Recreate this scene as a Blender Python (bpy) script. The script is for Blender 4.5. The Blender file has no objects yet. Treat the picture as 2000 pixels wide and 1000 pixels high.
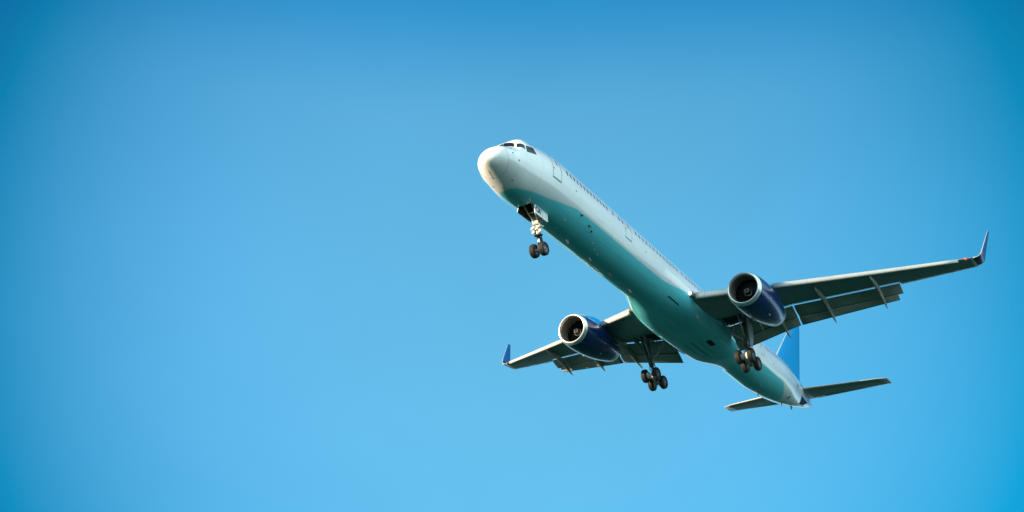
import bpy, bmesh, math, random
from mathutils import Vector, Matrix
R = math.radians
sin, cos, pi = math.sin, math.cos, math.pi
random.seed(7)
scene = bpy.context.scene
COL = scene.collection

# ------------------------------------------------------------------ camera, sky, sun, exposure
ALT = 32.6                       # height of the fuselage axis above the ground
CAM = Vector((38.53161, 27.17617, -30.92414 + ALT))
RX = Vector((-0.5454161, 0.8381074, 0.0098659))
UP = Vector((0.3859486, 0.2406807, 0.8905709))
VD = Vector((-0.7440195, -0.4895394, 0.4547375))
cam_data = bpy.data.cameras.new('camera')
cam = bpy.data.objects.new('camera', cam_data); COL.objects.link(cam)
mw = Matrix.Identity(4)
for i in range(3):
    mw[i][0], mw[i][1], mw[i][2], mw[i][3] = RX[i], UP[i], -VD[i], CAM[i]
cam.matrix_world = mw
cam_data.sensor_width = 36.0
cam_data.lens = 36.0 * 2001.34 / 2000.0
cam_data.clip_start = 0.5
cam_data.clip_end = 60000
scene.camera = cam

SUN_AZ, SUN_EL = R(45), R(12)    # to the right of the nose, low
sdir = Vector((cos(SUN_EL) * cos(SUN_AZ), -cos(SUN_EL) * sin(SUN_AZ), sin(SUN_EL)))
HORIZON_MIX, HORIZON_COL = 0.85, (2.5, 3.7, 4.1, 1)
FILL_MIX, FILL_COL = 0.92, (3.75, 5.3, 5.6, 1)
world = bpy.data.worlds.new('World'); scene.world = world
world.use_nodes = True
wn, wl = world.node_tree.nodes, world.node_tree.links
wn.clear()
sky = wn.new('ShaderNodeTexSky'); sky.sky_type = 'NISHITA'; sky.sun_disc = False
sky.sun_elevation = SUN_EL
sky.sun_rotation = math.atan2(sdir.x, sdir.y)
sky.air_density = 1.0; sky.dust_density = 0.6; sky.ozone_density = 1.0
wgeo = wn.new('ShaderNodeTexCoord')
def wmath(op, a, b=None, c=None, vec=False):
    q = wn.new('ShaderNodeVectorMath' if vec else 'ShaderNodeMath'); q.operation = op
    for k, v in enumerate((a, b, c)):
        if v is None: continue
        if isinstance(v, (int, float)): q.inputs[k].default_value = v
        elif isinstance(v, tuple): q.inputs[k].default_value = v
        else: wl.new(v, q.inputs[k])
    return q
wdir = wgeo.outputs['Generated']
# look higher into the clear sky: an even deep blue without a bleached band
wl.new(wmath('NORMALIZE', wmath('ADD', wdir, (0.0, 0.0, 0.45), vec=True).outputs[0], vec=True).outputs[0], sky.inputs[0])
# lens vignette painted into the sky: each channel darkens away from the view axis
VIGNETTE = ((-0.7534, -0.4954, 0.4324), (-0.7668, -0.4743, 0.4325), (-0.7668, -0.4743, 0.4325))   # a direction for red, green, blue
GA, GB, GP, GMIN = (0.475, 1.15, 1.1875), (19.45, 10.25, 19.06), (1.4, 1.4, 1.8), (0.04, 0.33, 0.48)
wz_ = wn.new('ShaderNodeSeparateXYZ'); wl.new(wdir, wz_.inputs[0])
zen = wn.new('ShaderNodeMapRange'); zen.interpolation_type = 'SMOOTHSTEP'      # deeper blue towards the zenith
zen.inputs[1].default_value = 0.56; zen.inputs[2].default_value = 0.70; wl.new(wz_.outputs[2], zen.inputs[0])
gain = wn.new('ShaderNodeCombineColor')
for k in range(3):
    wq = wmath('SUBTRACT', 1.0, wmath('DOT_PRODUCT', wdir, VIGNETTE[k], vec=True).outputs['Value']).outputs[0]
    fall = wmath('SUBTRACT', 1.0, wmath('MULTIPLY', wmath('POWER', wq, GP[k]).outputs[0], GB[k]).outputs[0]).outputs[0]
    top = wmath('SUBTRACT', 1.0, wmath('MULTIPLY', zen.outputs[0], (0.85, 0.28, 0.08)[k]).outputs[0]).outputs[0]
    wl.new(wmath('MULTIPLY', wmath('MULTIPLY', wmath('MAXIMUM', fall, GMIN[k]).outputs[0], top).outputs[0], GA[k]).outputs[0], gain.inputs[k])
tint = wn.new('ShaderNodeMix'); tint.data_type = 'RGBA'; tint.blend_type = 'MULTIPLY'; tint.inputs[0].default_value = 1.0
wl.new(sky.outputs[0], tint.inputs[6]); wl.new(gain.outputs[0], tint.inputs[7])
# pale band added along the horizon, out of view, to brighten the fuselage side
hz = wn.new('ShaderNodeMapRange'); hz.interpolation_type = 'SMOOTHSTEP'
hz.inputs[1].default_value = 0.19; hz.inputs[2].default_value = -0.01; hz.inputs[3].default_value = 0.0; hz.inputs[4].default_value = HORIZON_MIX
wl.new(wz_.outputs[2], hz.inputs[0])
hmix = wn.new('ShaderNodeMix'); hmix.data_type = 'RGBA'; hmix.inputs[7].default_value = HORIZON_COL
wl.new(hz.outputs[0], hmix.inputs[0]); wl.new(tint.outputs[2], hmix.inputs[6])
# unseen pale fill added to the sky, brightens the shaded port side
FILL = Vector((0.30, 0.95, 0.25)).normalized()
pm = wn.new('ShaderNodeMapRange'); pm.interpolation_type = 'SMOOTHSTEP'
pm.inputs[1].default_value = 0.0; pm.inputs[2].default_value = 0.75; pm.inputs[3].default_value = 0.0; pm.inputs[4].default_value = FILL_MIX
wl.new(wmath('DOT_PRODUCT', wdir, tuple(FILL), vec=True).outputs['Value'], pm.inputs[0])
cn = wn.new('ShaderNodeTexNoise'); cn.inputs['Scale'].default_value = 2.6; cn.inputs['Detail'].default_value = 5; cn.inputs['Roughness'].default_value = 0.5
wl.new(wdir, cn.inputs['Vector'])
cr = wn.new('ShaderNodeMapRange'); cr.inputs[1].default_value = 0.3; cr.inputs[2].default_value = 0.7; cr.inputs[3].default_value = 0.955; cr.inputs[4].default_value = 1.045
wl.new(cn.outputs[0], cr.inputs[0])
veil = wn.new('ShaderNodeVectorMath'); veil.operation = 'SCALE'; wl.new(hmix.outputs[2], veil.inputs[0]); wl.new(cr.outputs[0], veil.inputs['Scale'])
pmix = wn.new('ShaderNodeMix'); pmix.data_type = 'RGBA'; pmix.inputs[7].default_value = FILL_COL
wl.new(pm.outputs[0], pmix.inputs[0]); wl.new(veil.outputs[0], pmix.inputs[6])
bg = wn.new('ShaderNodeBackground'); bg.inputs[1].default_value = 0.15
wo = wn.new('ShaderNodeOutputWorld')
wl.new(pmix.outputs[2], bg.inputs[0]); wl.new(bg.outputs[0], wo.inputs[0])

sun_d = bpy.data.lights.new('sun', 'SUN'); sun_d.energy = 4.0; sun_d.angle = R(0.5)
sun_d.color = (1.0, 0.80, 0.54)
sun = bpy.data.objects.new('sun', sun_d); COL.objects.link(sun)
sun.rotation_euler = (-sdir).to_track_quat('-Z', 'Y').to_euler()
sun.location = (0, 0, 120)

scene.view_settings.view_transform = 'Standard'
scene.view_settings.look = 'None'
scene.view_settings.exposure = 1.415
scene.view_settings.gamma = 1.0
scene.view_settings.use_curve_mapping = False

# ------------------------------------------------------------------ materials
def mat(name, color, rough=0.4, metal=0.0, coat=0.0, spec=0.5, dirt=0.0, dirt_scale=(1, 1, 1), seams=None, dark=(0.1, 0.1, 0.09), emis=None, estr=0.0, bump=0.0):
    m = bpy.data.materials.new(name); m.use_nodes = True
    nt = m.node_tree; n, l = nt.nodes, nt.links
    b = n['Principled BSDF']
    b.inputs['Base Color'].default_value = (*color, 1)
    b.inputs['Roughness'].default_value = rough
    b.inputs['Metallic'].default_value = metal
    b.inputs['Coat Weight'].default_value = coat
    b.inputs['Coat Roughness'].default_value = 0.05
    b.inputs['Specular IOR Level'].default_value = spec
    if emis:
        b.inputs['Emission Color'].default_value = (*emis, 1); b.inputs['Emission Strength'].default_value = estr
    last = None
    if dirt or seams or bump:
        tc = n.new('ShaderNodeTexCoord')
        last = n.new('ShaderNodeRGB'); last.outputs[0].default_value = (*color, 1); last = last.outputs[0]
    if dirt or bump:
        mp = n.new('ShaderNodeMapping'); mp.inputs['Scale'].default_value = dirt_scale
        l.new(tc.outputs['Object'], mp.inputs[0])
        nz = n.new('ShaderNodeTexNoise'); nz.inputs['Scale'].default_value = 1.3; nz.inputs['Detail'].default_value = 7; nz.inputs['Roughness'].default_value = 0.62
        l.new(mp.outputs[0], nz.inputs['Vector'])
    if dirt:
        mr = n.new('ShaderNodeMapRange'); mr.inputs[1].default_value = 0.45; mr.inputs[2].default_value = 0.8; mr.inputs[3].default_value = 0.0; mr.inputs[4].default_value = dirt
        l.new(nz.outputs[0], mr.inputs[0])
        mx = n.new('ShaderNodeMix'); mx.data_type = 'RGBA'; mx.inputs[7].default_value = (*dark, 1)
        l.new(mr.outputs[0], mx.inputs[0]); l.new(last, mx.inputs[6]); last = mx.outputs[2]
    if bump:
        bp = n.new('ShaderNodeBump'); bp.inputs['Strength'].default_value = bump; bp.inputs['Distance'].default_value = 0.02
        l.new(nz.outputs[0], bp.inputs['Height']); l.new(bp.outputs[0], b.inputs['Normal'])
    if seams:   # list of (axis, pitch, width, amount) : panel joints
        sx = n.new('ShaderNodeSeparateXYZ'); l.new(tc.outputs['Object'], sx.inputs[0])
        for ax, pitch, width, amt in seams:
            a = n.new('ShaderNodeMath'); a.operation = 'PINGPONG'; a.inputs[1].default_value = pitch / 2
            l.new(sx.outputs[ax], a.inputs[0])
            c = n.new('ShaderNodeMath'); c.operation = 'LESS_THAN'; c.inputs[1].default_value = width / 2
            l.new(a.outputs[0], c.inputs[0])
            d = n.new('ShaderNodeMath'); d.operation = 'MULTIPLY'; d.inputs[1].default_value = amt
            l.new(c.outputs[0], d.inputs[0])
            mx = n.new('ShaderNodeMix'); mx.data_type = 'RGBA'; mx.inputs[7].default_value = (*dark, 1)
            l.new(d.outputs[0], mx.inputs[0]); l.new(last, mx.inputs[6]); last = mx.outputs[2]
    if last is not None: l.new(last, b.inputs['Base Color'])
    return m

M = {}
M['white'] = mat('white_gloss_paint', (0.80, 0.80, 0.79), 0.16, coat=0.6, dirt=0.16, dirt_scale=(0.16, 2.2, 2.2), seams=[(0, 4.06, 0.03, 0.2), (0, 1.35, 0.016, 0.08), (1, 1.15, 0.018, 0.12)])
M['fairing'] = mat('white_fairing_paint', (0.76, 0.77, 0.75), 0.22, coat=0.5, dirt=0.22, dirt_scale=(0.4, 1.8, 1.8), seams=[(0, 2.7, 0.03, 0.22), (1, 1.15, 0.02, 0.14)])
M['wing'] = mat('grey_wing_paint', (0.25, 0.28, 0.27), 0.35, coat=0.15, dirt=0.35, dirt_scale=(0.7, 0.5, 1), seams=[(1, 2.3, 0.03, 0.35), (0, 1.9, 0.025, 0.2)])
M['flap'] = mat('beige_grey_flap_paint', (0.34, 0.34, 0.30), 0.4, dirt=0.4, dirt_scale=(1.2, 0.8, 1), seams=[(1, 1.7, 0.025, 0.25)])
M['slat'] = mat('bare_aluminium_leading_edge', (0.50, 0.475, 0.44), 0.45, metal=0.25, dirt=0.25, dirt_scale=(1, 0.6, 1), seams=[(1, 3.1, 0.03, 0.4)])
M['navy'] = mat('navy_gloss_paint', (0.002, 0.013, 0.095), 0.22, coat=0.35, dirt=0.15, dirt_scale=(0.8, 2, 2), dark=(0.02, 0.04, 0.1), seams=[(0, 2.4, 0.02, 0.6)])
M['blue'] = mat('bright_blue_paint', (0.0, 0.27, 0.60), 0.5, spec=0.06, dirt=0.15, dirt_scale=(1, 1, 1), dark=(0.0, 0.07, 0.28))
M['lip'] = mat('polished_metal_lip', (0.78, 0.77, 0.74), 0.32, metal=0.75, dirt=0.2, dirt_scale=(2, 2, 2))
M['liner'] = mat('grey_acoustic_liner', (0.13, 0.125, 0.11), 0.5, dirt=0.4, dirt_scale=(2, 3, 3), seams=[(0, 0.42, 0.03, 0.5)])
M['nozzle'] = mat('burnt_metal_nozzle', (0.35, 0.36, 0.36), 0.3, metal=0.8, dirt=0.4, dirt_scale=(2, 2, 2))
M['fan'] = mat('dark_fan_metal', (0.016, 0.016, 0.018), 0.5, metal=0.4)
M['black'] = mat('matt_black', (0.012, 0.012, 0.012), 0.7)
M['well'] = mat('dark_wheel_well', (0.035, 0.03, 0.025), 0.8, dirt=0.4)
M['glass'] = mat('dark_cockpit_glass', (0.008, 0.013, 0.016), 0.05, spec=0.35)
M['pane'] = mat('cabin_window_glass', (0.03, 0.085, 0.16), 0.3, coat=0.1)
M['line'] = mat('grey_seal', (0.16, 0.2, 0.23), 0.5)
M['tyre'] = mat('black_rubber', (0.014, 0.012, 0.011), 0.72, dirt=0.6, dirt_scale=(3, 3, 3), dark=(0.03, 0.024, 0.02), bump=0.3)
M['hub'] = mat('grey_wheel_metal', (0.16, 0.17, 0.175), 0.4, metal=0.4, dirt=0.5, dirt_scale=(6, 6, 6))
M['gear'] = mat('white_gear_enamel', (0.72, 0.69, 0.62), 0.35, dirt=0.35, dirt_scale=(4, 4, 4), dark=(0.12, 0.1, 0.08))
M['gearm'] = mat('grey_gear_enamel', (0.40, 0.41, 0.40), 0.4, dirt=0.45, dirt_scale=(3, 3, 3), dark=(0.06, 0.055, 0.05))
M['steel'] = mat('chrome_piston', (0.8, 0.8, 0.8), 0.15, metal=1.0)
M['hose'] = mat('dark_hydraulic_hose', (0.03, 0.03, 0.03), 0.5)
M['trim'] = mat('white_trim_edge', (0.8, 0.78, 0.76), 0.3)
M['faint'] = mat('pale_seam', (0.42, 0.49, 0.50), 0.5)
M['frame'] = mat('pale_window_frame', (0.66, 0.68, 0.68), 0.35)
M['winglet'] = mat('dark_blue_winglet_paint', (0.0, 0.09, 0.28), 0.5, spec=0.12)
M['radome'] = mat('matt_white_radome_paint', (0.80, 0.80, 0.77), 0.55, dirt=0.08)
M['panel'] = mat('grey_access_panel', (0.27, 0.28, 0.27), 0.45)
M['tailnavy'] = mat('matt_navy_tail', (0.0, 0.022, 0.085), 0.6, spec=0.1)
M['text'] = mat('dark_blue_lettering', (0.02, 0.06, 0.11), 0.4)
M['red'] = mat('red_lamp', (0.6, 0.02, 0.02), 0.2, emis=(1.0, 0.05, 0.04), estr=1.2)
M['lamp'] = mat('landing_lamp', (0.9, 0.85, 0.8), 0.1, emis=(1.0, 0.84, 0.76), estr=3.0)
M['brown'] = mat('brown_metal', (0.12, 0.06, 0.035), 0.5)

# fuselage paint: white above, teal belly with rounded ends, along one curve z(station)
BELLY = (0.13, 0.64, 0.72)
M['belly'] = mat('teal_belly_paint', BELLY, 0.2, coat=0.6, dirt=0.2, dirt_scale=(0.4, 1.8, 1.8), dark=(0.05, 0.16, 0.15), seams=[(0, 2.7, 0.03, 0.25), (1, 1.15, 0.02, 0.15)])
def add_belly(m):
    nt = m.node_tree; n, l = nt.nodes, nt.links; b = n['Principled BSDF']
    src = b.inputs['Base Color'].links[0].from_socket
    tc = n.new('ShaderNodeTexCoord'); sx = n.new('ShaderNodeSeparateXYZ'); l.new(tc.outputs['Object'], sx.inputs[0])
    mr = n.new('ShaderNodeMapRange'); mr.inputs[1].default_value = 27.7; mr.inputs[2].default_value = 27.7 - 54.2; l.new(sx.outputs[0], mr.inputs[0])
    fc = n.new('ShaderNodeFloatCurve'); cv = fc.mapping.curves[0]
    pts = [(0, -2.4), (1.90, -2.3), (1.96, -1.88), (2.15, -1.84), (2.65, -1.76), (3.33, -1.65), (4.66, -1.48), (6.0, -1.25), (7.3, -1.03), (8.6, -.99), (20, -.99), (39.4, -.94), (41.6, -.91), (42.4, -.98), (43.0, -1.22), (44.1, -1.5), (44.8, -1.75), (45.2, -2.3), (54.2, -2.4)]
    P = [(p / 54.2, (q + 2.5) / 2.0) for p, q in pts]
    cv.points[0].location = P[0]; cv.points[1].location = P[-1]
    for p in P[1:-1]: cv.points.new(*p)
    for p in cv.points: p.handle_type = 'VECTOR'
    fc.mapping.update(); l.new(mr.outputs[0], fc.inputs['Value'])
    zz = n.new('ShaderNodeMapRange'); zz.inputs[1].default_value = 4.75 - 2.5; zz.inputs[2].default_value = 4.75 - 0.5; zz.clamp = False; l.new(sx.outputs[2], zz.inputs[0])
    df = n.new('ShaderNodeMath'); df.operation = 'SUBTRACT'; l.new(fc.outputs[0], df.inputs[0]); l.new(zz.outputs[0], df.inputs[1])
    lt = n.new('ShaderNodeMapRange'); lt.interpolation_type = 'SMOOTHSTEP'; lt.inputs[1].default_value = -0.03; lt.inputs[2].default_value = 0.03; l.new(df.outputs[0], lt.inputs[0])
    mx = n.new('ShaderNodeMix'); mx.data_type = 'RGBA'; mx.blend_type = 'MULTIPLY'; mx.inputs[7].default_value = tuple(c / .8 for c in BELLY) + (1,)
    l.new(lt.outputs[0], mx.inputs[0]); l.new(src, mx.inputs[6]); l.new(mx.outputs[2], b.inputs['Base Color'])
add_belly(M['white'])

# spinner with its painted spiral
def spinner_material():
    m = bpy.data.materials.new('black_spinner_white_spiral'); m.use_nodes = True
    n, l = m.node_tree.nodes, m.node_tree.links
    b = n['Principled BSDF']; b.inputs['Roughness'].default_value = 0.35
    tc = n.new('ShaderNodeTexCoord'); sx = n.new('ShaderNodeSeparateXYZ'); l.new(tc.outputs['Object'], sx.inputs[0])
    def mth(op, a, bb=None):
        q = n.new('ShaderNodeMath'); q.operation = op
        for k, v in enumerate((a, bb)):
            if v is None: continue
            if isinstance(v, (int, float)): q.inputs[k].default_value = v
            else: l.new(v, q.inputs[k])
        return q.outputs[0]
    ang = mth('DIVIDE', mth('ARCTAN2', sx.outputs[2], sx.outputs[1]), 2 * pi)
    rad = mth('SQRT', mth('ADD', mth('MULTIPLY', sx.outputs[1], sx.outputs[1]), mth('MULTIPLY', sx.outputs[2], sx.outputs[2])))
    t = mth('FRACT', mth('SUBTRACT', mth('MULTIPLY', rad, 7.5), ang))
    on = mth('MULTIPLY', mth('LESS_THAN', t, 0.24), mth('LESS_THAN', rad, 0.29))
    mx = n.new('ShaderNodeMix'); mx.data_type = 'RGBA'
    mx.inputs[6].default_value = (0.015, 0.015, 0.016, 1); mx.inputs[7].default_value = (0.42, 0.41, 0.38, 1)
    l.new(on, mx.inputs[0]); l.new(mx.outputs[2], b.inputs['Base Color'])
    return m
M['spin'] = spinner_material()

# ------------------------------------------------------------------ mesh collector
BASE = Vector((-27.7, 0.0, -4.75))      # the aeroplane's empty: under the main wheels
def V(s, y, z):                          # station aft of the nose, to port, up
    return Vector((-s, y, z))

class MB:
    def __init__(self): self.v = []; self.f = []; self.m = []; self.s = []
    def add(self, vs, fs, mi=0, smooth=True):
        o = len(self.v); self.v += [Vector(p) for p in vs]
        for f in fs:
            self.f.append([o + i for i in f]); self.m.append(mi); self.s.append(smooth)
    def loft(self, rings, mi=0, closed=True, cap0=False, cap1=False, smooth=True):
        n = len(rings[0]); vs = [p for r in rings for p in r]; fs = []
        for i in range(len(rings) - 1):
            for j in range(n if closed else n - 1):
                k = (j + 1) % n
                fs.append([i * n + j, i * n + k, (i + 1) * n + k, (i + 1) * n + j])
        self.add(vs, fs, mi, smooth)
        if cap0: self.add(rings[0], [list(range(n))[::-1]], mi, False)
        if cap1: self.add(rings[-1], [list(range(n))], mi, False)
    def tube(self, p0, p1, r0, r1=None, n=14, mi=0, caps=True):
        p0, p1 = Vector(p0), Vector(p1); r1 = r0 if r1 is None else r1
        d = (p1 - p0).normalized(); a = d.orthogonal().normalized(); b = d.cross(a)
        rg = lambda p, r: [p + (a * cos(2 * pi * i / n) + b * sin(2 * pi * i / n)) * r for i in range(n)]
        self.loft([rg(p0, r0), rg(p1, r1)], mi, True, caps, caps)
    def path(self, pts, r, n=8, mi=0):
        for a, b in zip(pts[:-1], pts[1:]): self.tube(a, b, r, r, n, mi)
    def box(self, c, sz, mi=0, rot=None, bev=0.0):
        bm = bmesh.new(); bmesh.ops.create_cube(bm, size=1.0)
        for v in bm.verts: v.co = Vector((v.co.x * sz[0], v.co.y * sz[1], v.co.z * sz[2]))
        if bev: bmesh.ops.bevel(bm, geom=list(bm.edges), offset=bev, segments=2, affect='EDGES')
        bm.verts.index_update()
        rot = rot or Matrix.Identity(3)
        self.add([rot @ v.co + Vector(c) for v in bm.verts], [[v.index for v in f.verts] for f in bm.faces], mi, False)
        bm.free()
    def lathe(self, prof, c, axis, n=48, mi=0, side=None):
        """prof: (along axis, radius)"""
        c = Vector(c); ax = Vector(axis).normalized(); a = (Vector(side) if side else ax.orthogonal()).normalized(); b = ax.cross(a)
        rings = [[c + ax * t + (a * cos(2 * pi * i / n) + b * sin(2 * pi * i / n)) * max(r, 1e-4) for i in range(n)] for t, r in prof]
        self.loft(rings, mi)
    def build(self, name, mats, parent, origin=None, recalc=True, label=None):
        me = bpy.data.meshes.new(name)
        og = origin if origin is not None else BASE
        me.from_pydata([p - og for p in self.v], [], self.f)
        for k in (mats if isinstance(mats, (list, tuple)) else [mats]): me.materials.append(M[k])
        me.polygons.foreach_set('material_index', self.m); me.polygons.foreach_set('use_smooth', self.s)
        if recalc:
            bm = bmesh.new(); bm.from_mesh(me)
            bmesh.ops.remove_doubles(bm, verts=bm.verts, dist=1e-5)
            bmesh.ops.recalc_face_normals(bm, faces=bm.faces); bm.to_mesh(me); bm.free()
        me.update()
        o = bpy.data.objects.new(name, me); COL.objects.link(o)
        if parent is not None:
            o.parent = parent
            o.location = og - parent['_og'] if not isinstance(parent.get('_og'), type(None)) and False else og - OG[parent.name]
        OG[o.name] = og.copy() if hasattr(og, 'copy') else og
        if label: o['label'] = label
        return o
OG = {}

# ------------------------------------------------------------------ ground
gm = bpy.data.materials.new('dark_green_land'); gm.use_nodes = True
gn, gl = gm.node_tree.nodes, gm.node_tree.links
gb = gn['Principled BSDF']; gb.inputs['Roughness'].default_value = 0.95; gb.inputs['Specular IOR Level'].default_value = 0.1
gt = gn.new('ShaderNodeTexCoord'); gz = gn.new('ShaderNodeTexNoise'); gz.inputs['Scale'].default_value = 0.012; gz.inputs['Detail'].default_value = 9
gr = gn.new('ShaderNodeValToRGB'); gr.color_ramp.elements[0].color = (0.0015, 0.030, 0.026, 1); gr.color_ramp.elements[1].color = (0.004, 0.050, 0.042, 1)
gr.color_ramp.elements[0].position = 0.35; gr.color_ramp.elements[1].position = 0.7
gl.new(gt.outputs['Object'], gz.inputs['Vector']); gl.new(gz.outputs[0], gr.inputs[0]); gl.new(gr.outputs[0], gb.inputs['Base Color'])
gme = bpy.data.meshes.new('ground')
G = 30000
gme.from_pydata([(-G, -G, 0), (G, -G, 0), (G, G, 0), (-G, G, 0)], [], [(0, 1, 2, 3)])
gme.materials.append(gm)
ground = bpy.data.objects.new('ground', gme); COL.objects.link(ground); ground['kind'] = 'structure'
ground['label'] = 'flat dark green grassland below the aeroplane'; ground['category'] = 'ground'

# ------------------------------------------------------------------ the aeroplane
plane = bpy.data.objects.new('airplane', None); COL.objects.link(plane)
plane.empty_display_size = 3
plane.location = BASE + Vector((0, 0, ALT))
plane['label'] = 'white twin engine jet airliner with navy engines flying with its landing gear down'
plane['category'] = 'airplane'
OG['airplane'] = BASE.copy()

# ---- fuselage profile
S_ = [0, .06, .2, .5, 1.0, 1.5, 1.9, 2.3, 2.8, 3.4, 4.2, 5.2, 6.5, 36, 39, 42, 45, 48, 51, 53, 54.2]
ZT = [-.85, -.57, -.30, .03, .33, .52, 1.14, 1.38, 1.52, 1.66, 1.81, 1.95, 2.02, 2.02, 2.05, 2.08, 2.1, 2.07, 1.97, 1.72, 1.36]
ZB = [-.85, -1.035, -1.155, -1.30, -1.50, -1.69, -1.83, -1.92, -1.97, -1.985, -1.97, -1.95, -1.95, -2.0, -2.04, -1.87, -1.55, -1.05, -.35, .18, .6]
HW = [.001, .223, .481, .822, 1.139, 1.31, 1.41, 1.48, 1.57, 1.66, 1.745, 1.80, 1.83, 1.85, 1.86, 1.84, 1.62, 1.15, .68, .38, .2]
EX = [2, 2, 2, 2, 2, 2.3, 3.2, 2.7, 2.3, 2.15, 2.1, 2.05, 2.02, 2, 2, 2, 2, 2, 2, 2, 2]
US = [math.sqrt(s) for s in S_]
def slopes(x, y):
    h = [b - a for a, b in zip(x, x[1:])]; d = [(b - a) / k for a, b, k in zip(y, y[1:], h)]
    m = [d[0]] + [0] * (len(x) - 2) + [d[-1]]
    for i in range(1, len(x) - 1):
        if d[i - 1] * d[i] > 0:
            w1 = 2 * h[i] + h[i - 1]; w2 = h[i] + 2 * h[i - 1]; m[i] = (w1 + w2) / (w1 / d[i - 1] + w2 / d[i])
    return m
SL = {id(a): slopes(US, a) for a in (ZT, ZB, HW, EX)}
def ev(arr, s, X=US, root=True, m=None):
    q = math.sqrt(max(s, 0)) if root else s
    m = m or SL[id(arr)]
    i = 0
    while i < len(X) - 2 and q > X[i + 1]: i += 1
    h = X[i + 1] - X[i]; t = (q - X[i]) / h
    return (2*t**3-3*t**2+1)*arr[i] + (t**3-2*t**2+t)*h*m[i] + (-2*t**3+3*t**2)*arr[i+1] + (t**3-t**2)*h*m[i+1]
def fus(s, th, off=0.0):
    """point on the skin; th in degrees, 0 = port side, 90 = crown, -90 = keel"""
    p = skin(s, th)
    if off:
        e = .02
        d1 = skin(s + e, th) - skin(max(s - e, 0), th); d2 = skin(s, th + 1.0) - skin(s, th - 1.0)
        nn = d2.cross(d1)
        if nn.length > 1e-12:
            nn.normalize()
            if nn.dot(Vector((0, cos(R(th)), sin(R(th))))) < 0: nn = -nn
            p = p + nn * off
    return p
def skin(s, th):
    a, b, w, e = ev(ZT, s), ev(ZB, s), max(ev(HW, s), .001), ev(EX, s)
    zc, h = (a + b) / 2, max((a - b) / 2, .001)
    t = R(th); e = e if sin(t) > 0 else 2.0
    return V(s, w * math.copysign(abs(cos(t)) ** (2 / e), cos(t)), zc + h * math.copysign(abs(sin(t)) ** (2 / e), sin(t)))
def th_of_z(s, z):
    a, b = ev(ZT, s), ev(ZB, s)
    q = max(-1, min(1, (z - (a + b) / 2) / ((a - b) / 2)))
    if q > 0: q = q ** (ev(EX, s) / 2)
    return math.degrees(math.asin(q))

st = [0, .01, .03, .06, .1, .15, .2, .27, .35, .43, .5, .6, .7, .8, .9]
st += [1 + .1 * i for i in range(0, 29)]
WELL = (3.92, 5.72); WY = 15.5
st += [WELL[0], WELL[1]] + [4.2, 4.5, 4.8, 5.1, 5.4, 6.1, 6.5] + [7 + 1.0 * i for i in range(29)] + [36 + .5 * i for i in range(36)] + [53.8, 54.0, 54.2]
st = sorted(set(round(x, 3) for x in st))
ths = sorted(set([-90 - WY, -90 + WY] + [i * 3.75 - 180 for i in range(96)]))
ths = [t for t in ths if not (abs(t - (-90 - WY)) < 1.5 and t != -90 - WY) and not (abs(t - (-90 + WY)) < 1.5 and t != -90 + WY)]
mb = MB()
n = len(ths)
vs = [fus(s, t) for s in st for t in ths]; fs = []
for i in range(len(st) - 1):
    for j in range(n):
        k = (j + 1) % n
        tm = ths[j] + .5
        if WELL[0] <= st[i] < WELL[1] - .01 and -90 - WY <= tm - .4 and tm < -90 + WY: continue
        fs.append([i * n + j, i * n + k, (i + 1) * n + k, (i + 1) * n + j])
mb.add(vs, fs)
for fi, f in enumerate(mb.f):
    c = sum((mb.v[i] for i in f), Vector()) / 4; a = math.atan2(c.z + .7, abs(c.y))
    if -c.x < .72 + .42 * max(0, sin(-a)) ** 1.2: mb.m[fi] = 1
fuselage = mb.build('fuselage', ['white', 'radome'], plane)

def patch_quad(mb, c, n=6, m=6, off=.006, mi=0):
    """c: four (s, th) corners in order, bilinear on the skin"""
    vs = []
    for i in range(n + 1):
        for j in range(m + 1):
            u, v = i / n, j / m
            s = (1-u)*(1-v)*c[0][0] + u*(1-v)*c[1][0] + u*v*c[2][0] + (1-u)*v*c[3][0]
            t = (1-u)*(1-v)*c[0][1] + u*(1-v)*c[1][1] + u*v*c[2][1] + (1-u)*v*c[3][1]
            vs.append(fus(s, t, off))
    fs = [[i*(m+1)+j, (i+1)*(m+1)+j, (i+1)*(m+1)+j+1, i*(m+1)+j+1] for i in range(n) for j in range(m)]
    mb.add(vs, fs, mi)
def th_of(s, y, z):
    a, b, w, e = ev(ZT, s), ev(ZB, s), max(ev(HW, s), .001), ev(EX, s)
    dz = (z - (a + b) / 2) / ((a - b) / 2); e = e if dz > 0 else 2.0; dy = y / w
    return math.degrees(math.atan2(math.copysign(abs(dz) ** (e / 2), dz), math.copysign(abs(dy) ** (e / 2), dy)))
def patch_flat(mb, c, n=10, m=10, off=.010, mi=0):
    P = [skin(*q) for q in c]; vs = []
    for i in range(n + 1):
        for j in range(m + 1):
            u, v = i / n, j / m
            p = P[0]*((1-u)*(1-v)) + P[1]*(u*(1-v)) + P[2]*(u*v) + P[3]*((1-u)*v)
            vs.append(fus(-p.x, th_of(-p.x, p.y, p.z), off))
    mb.add(vs, [[i*(m+1)+j, (i+1)*(m+1)+j, (i+1)*(m+1)+j+1, i*(m+1)+j+1] for i in range(n) for j in range(m)], mi)
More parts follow.
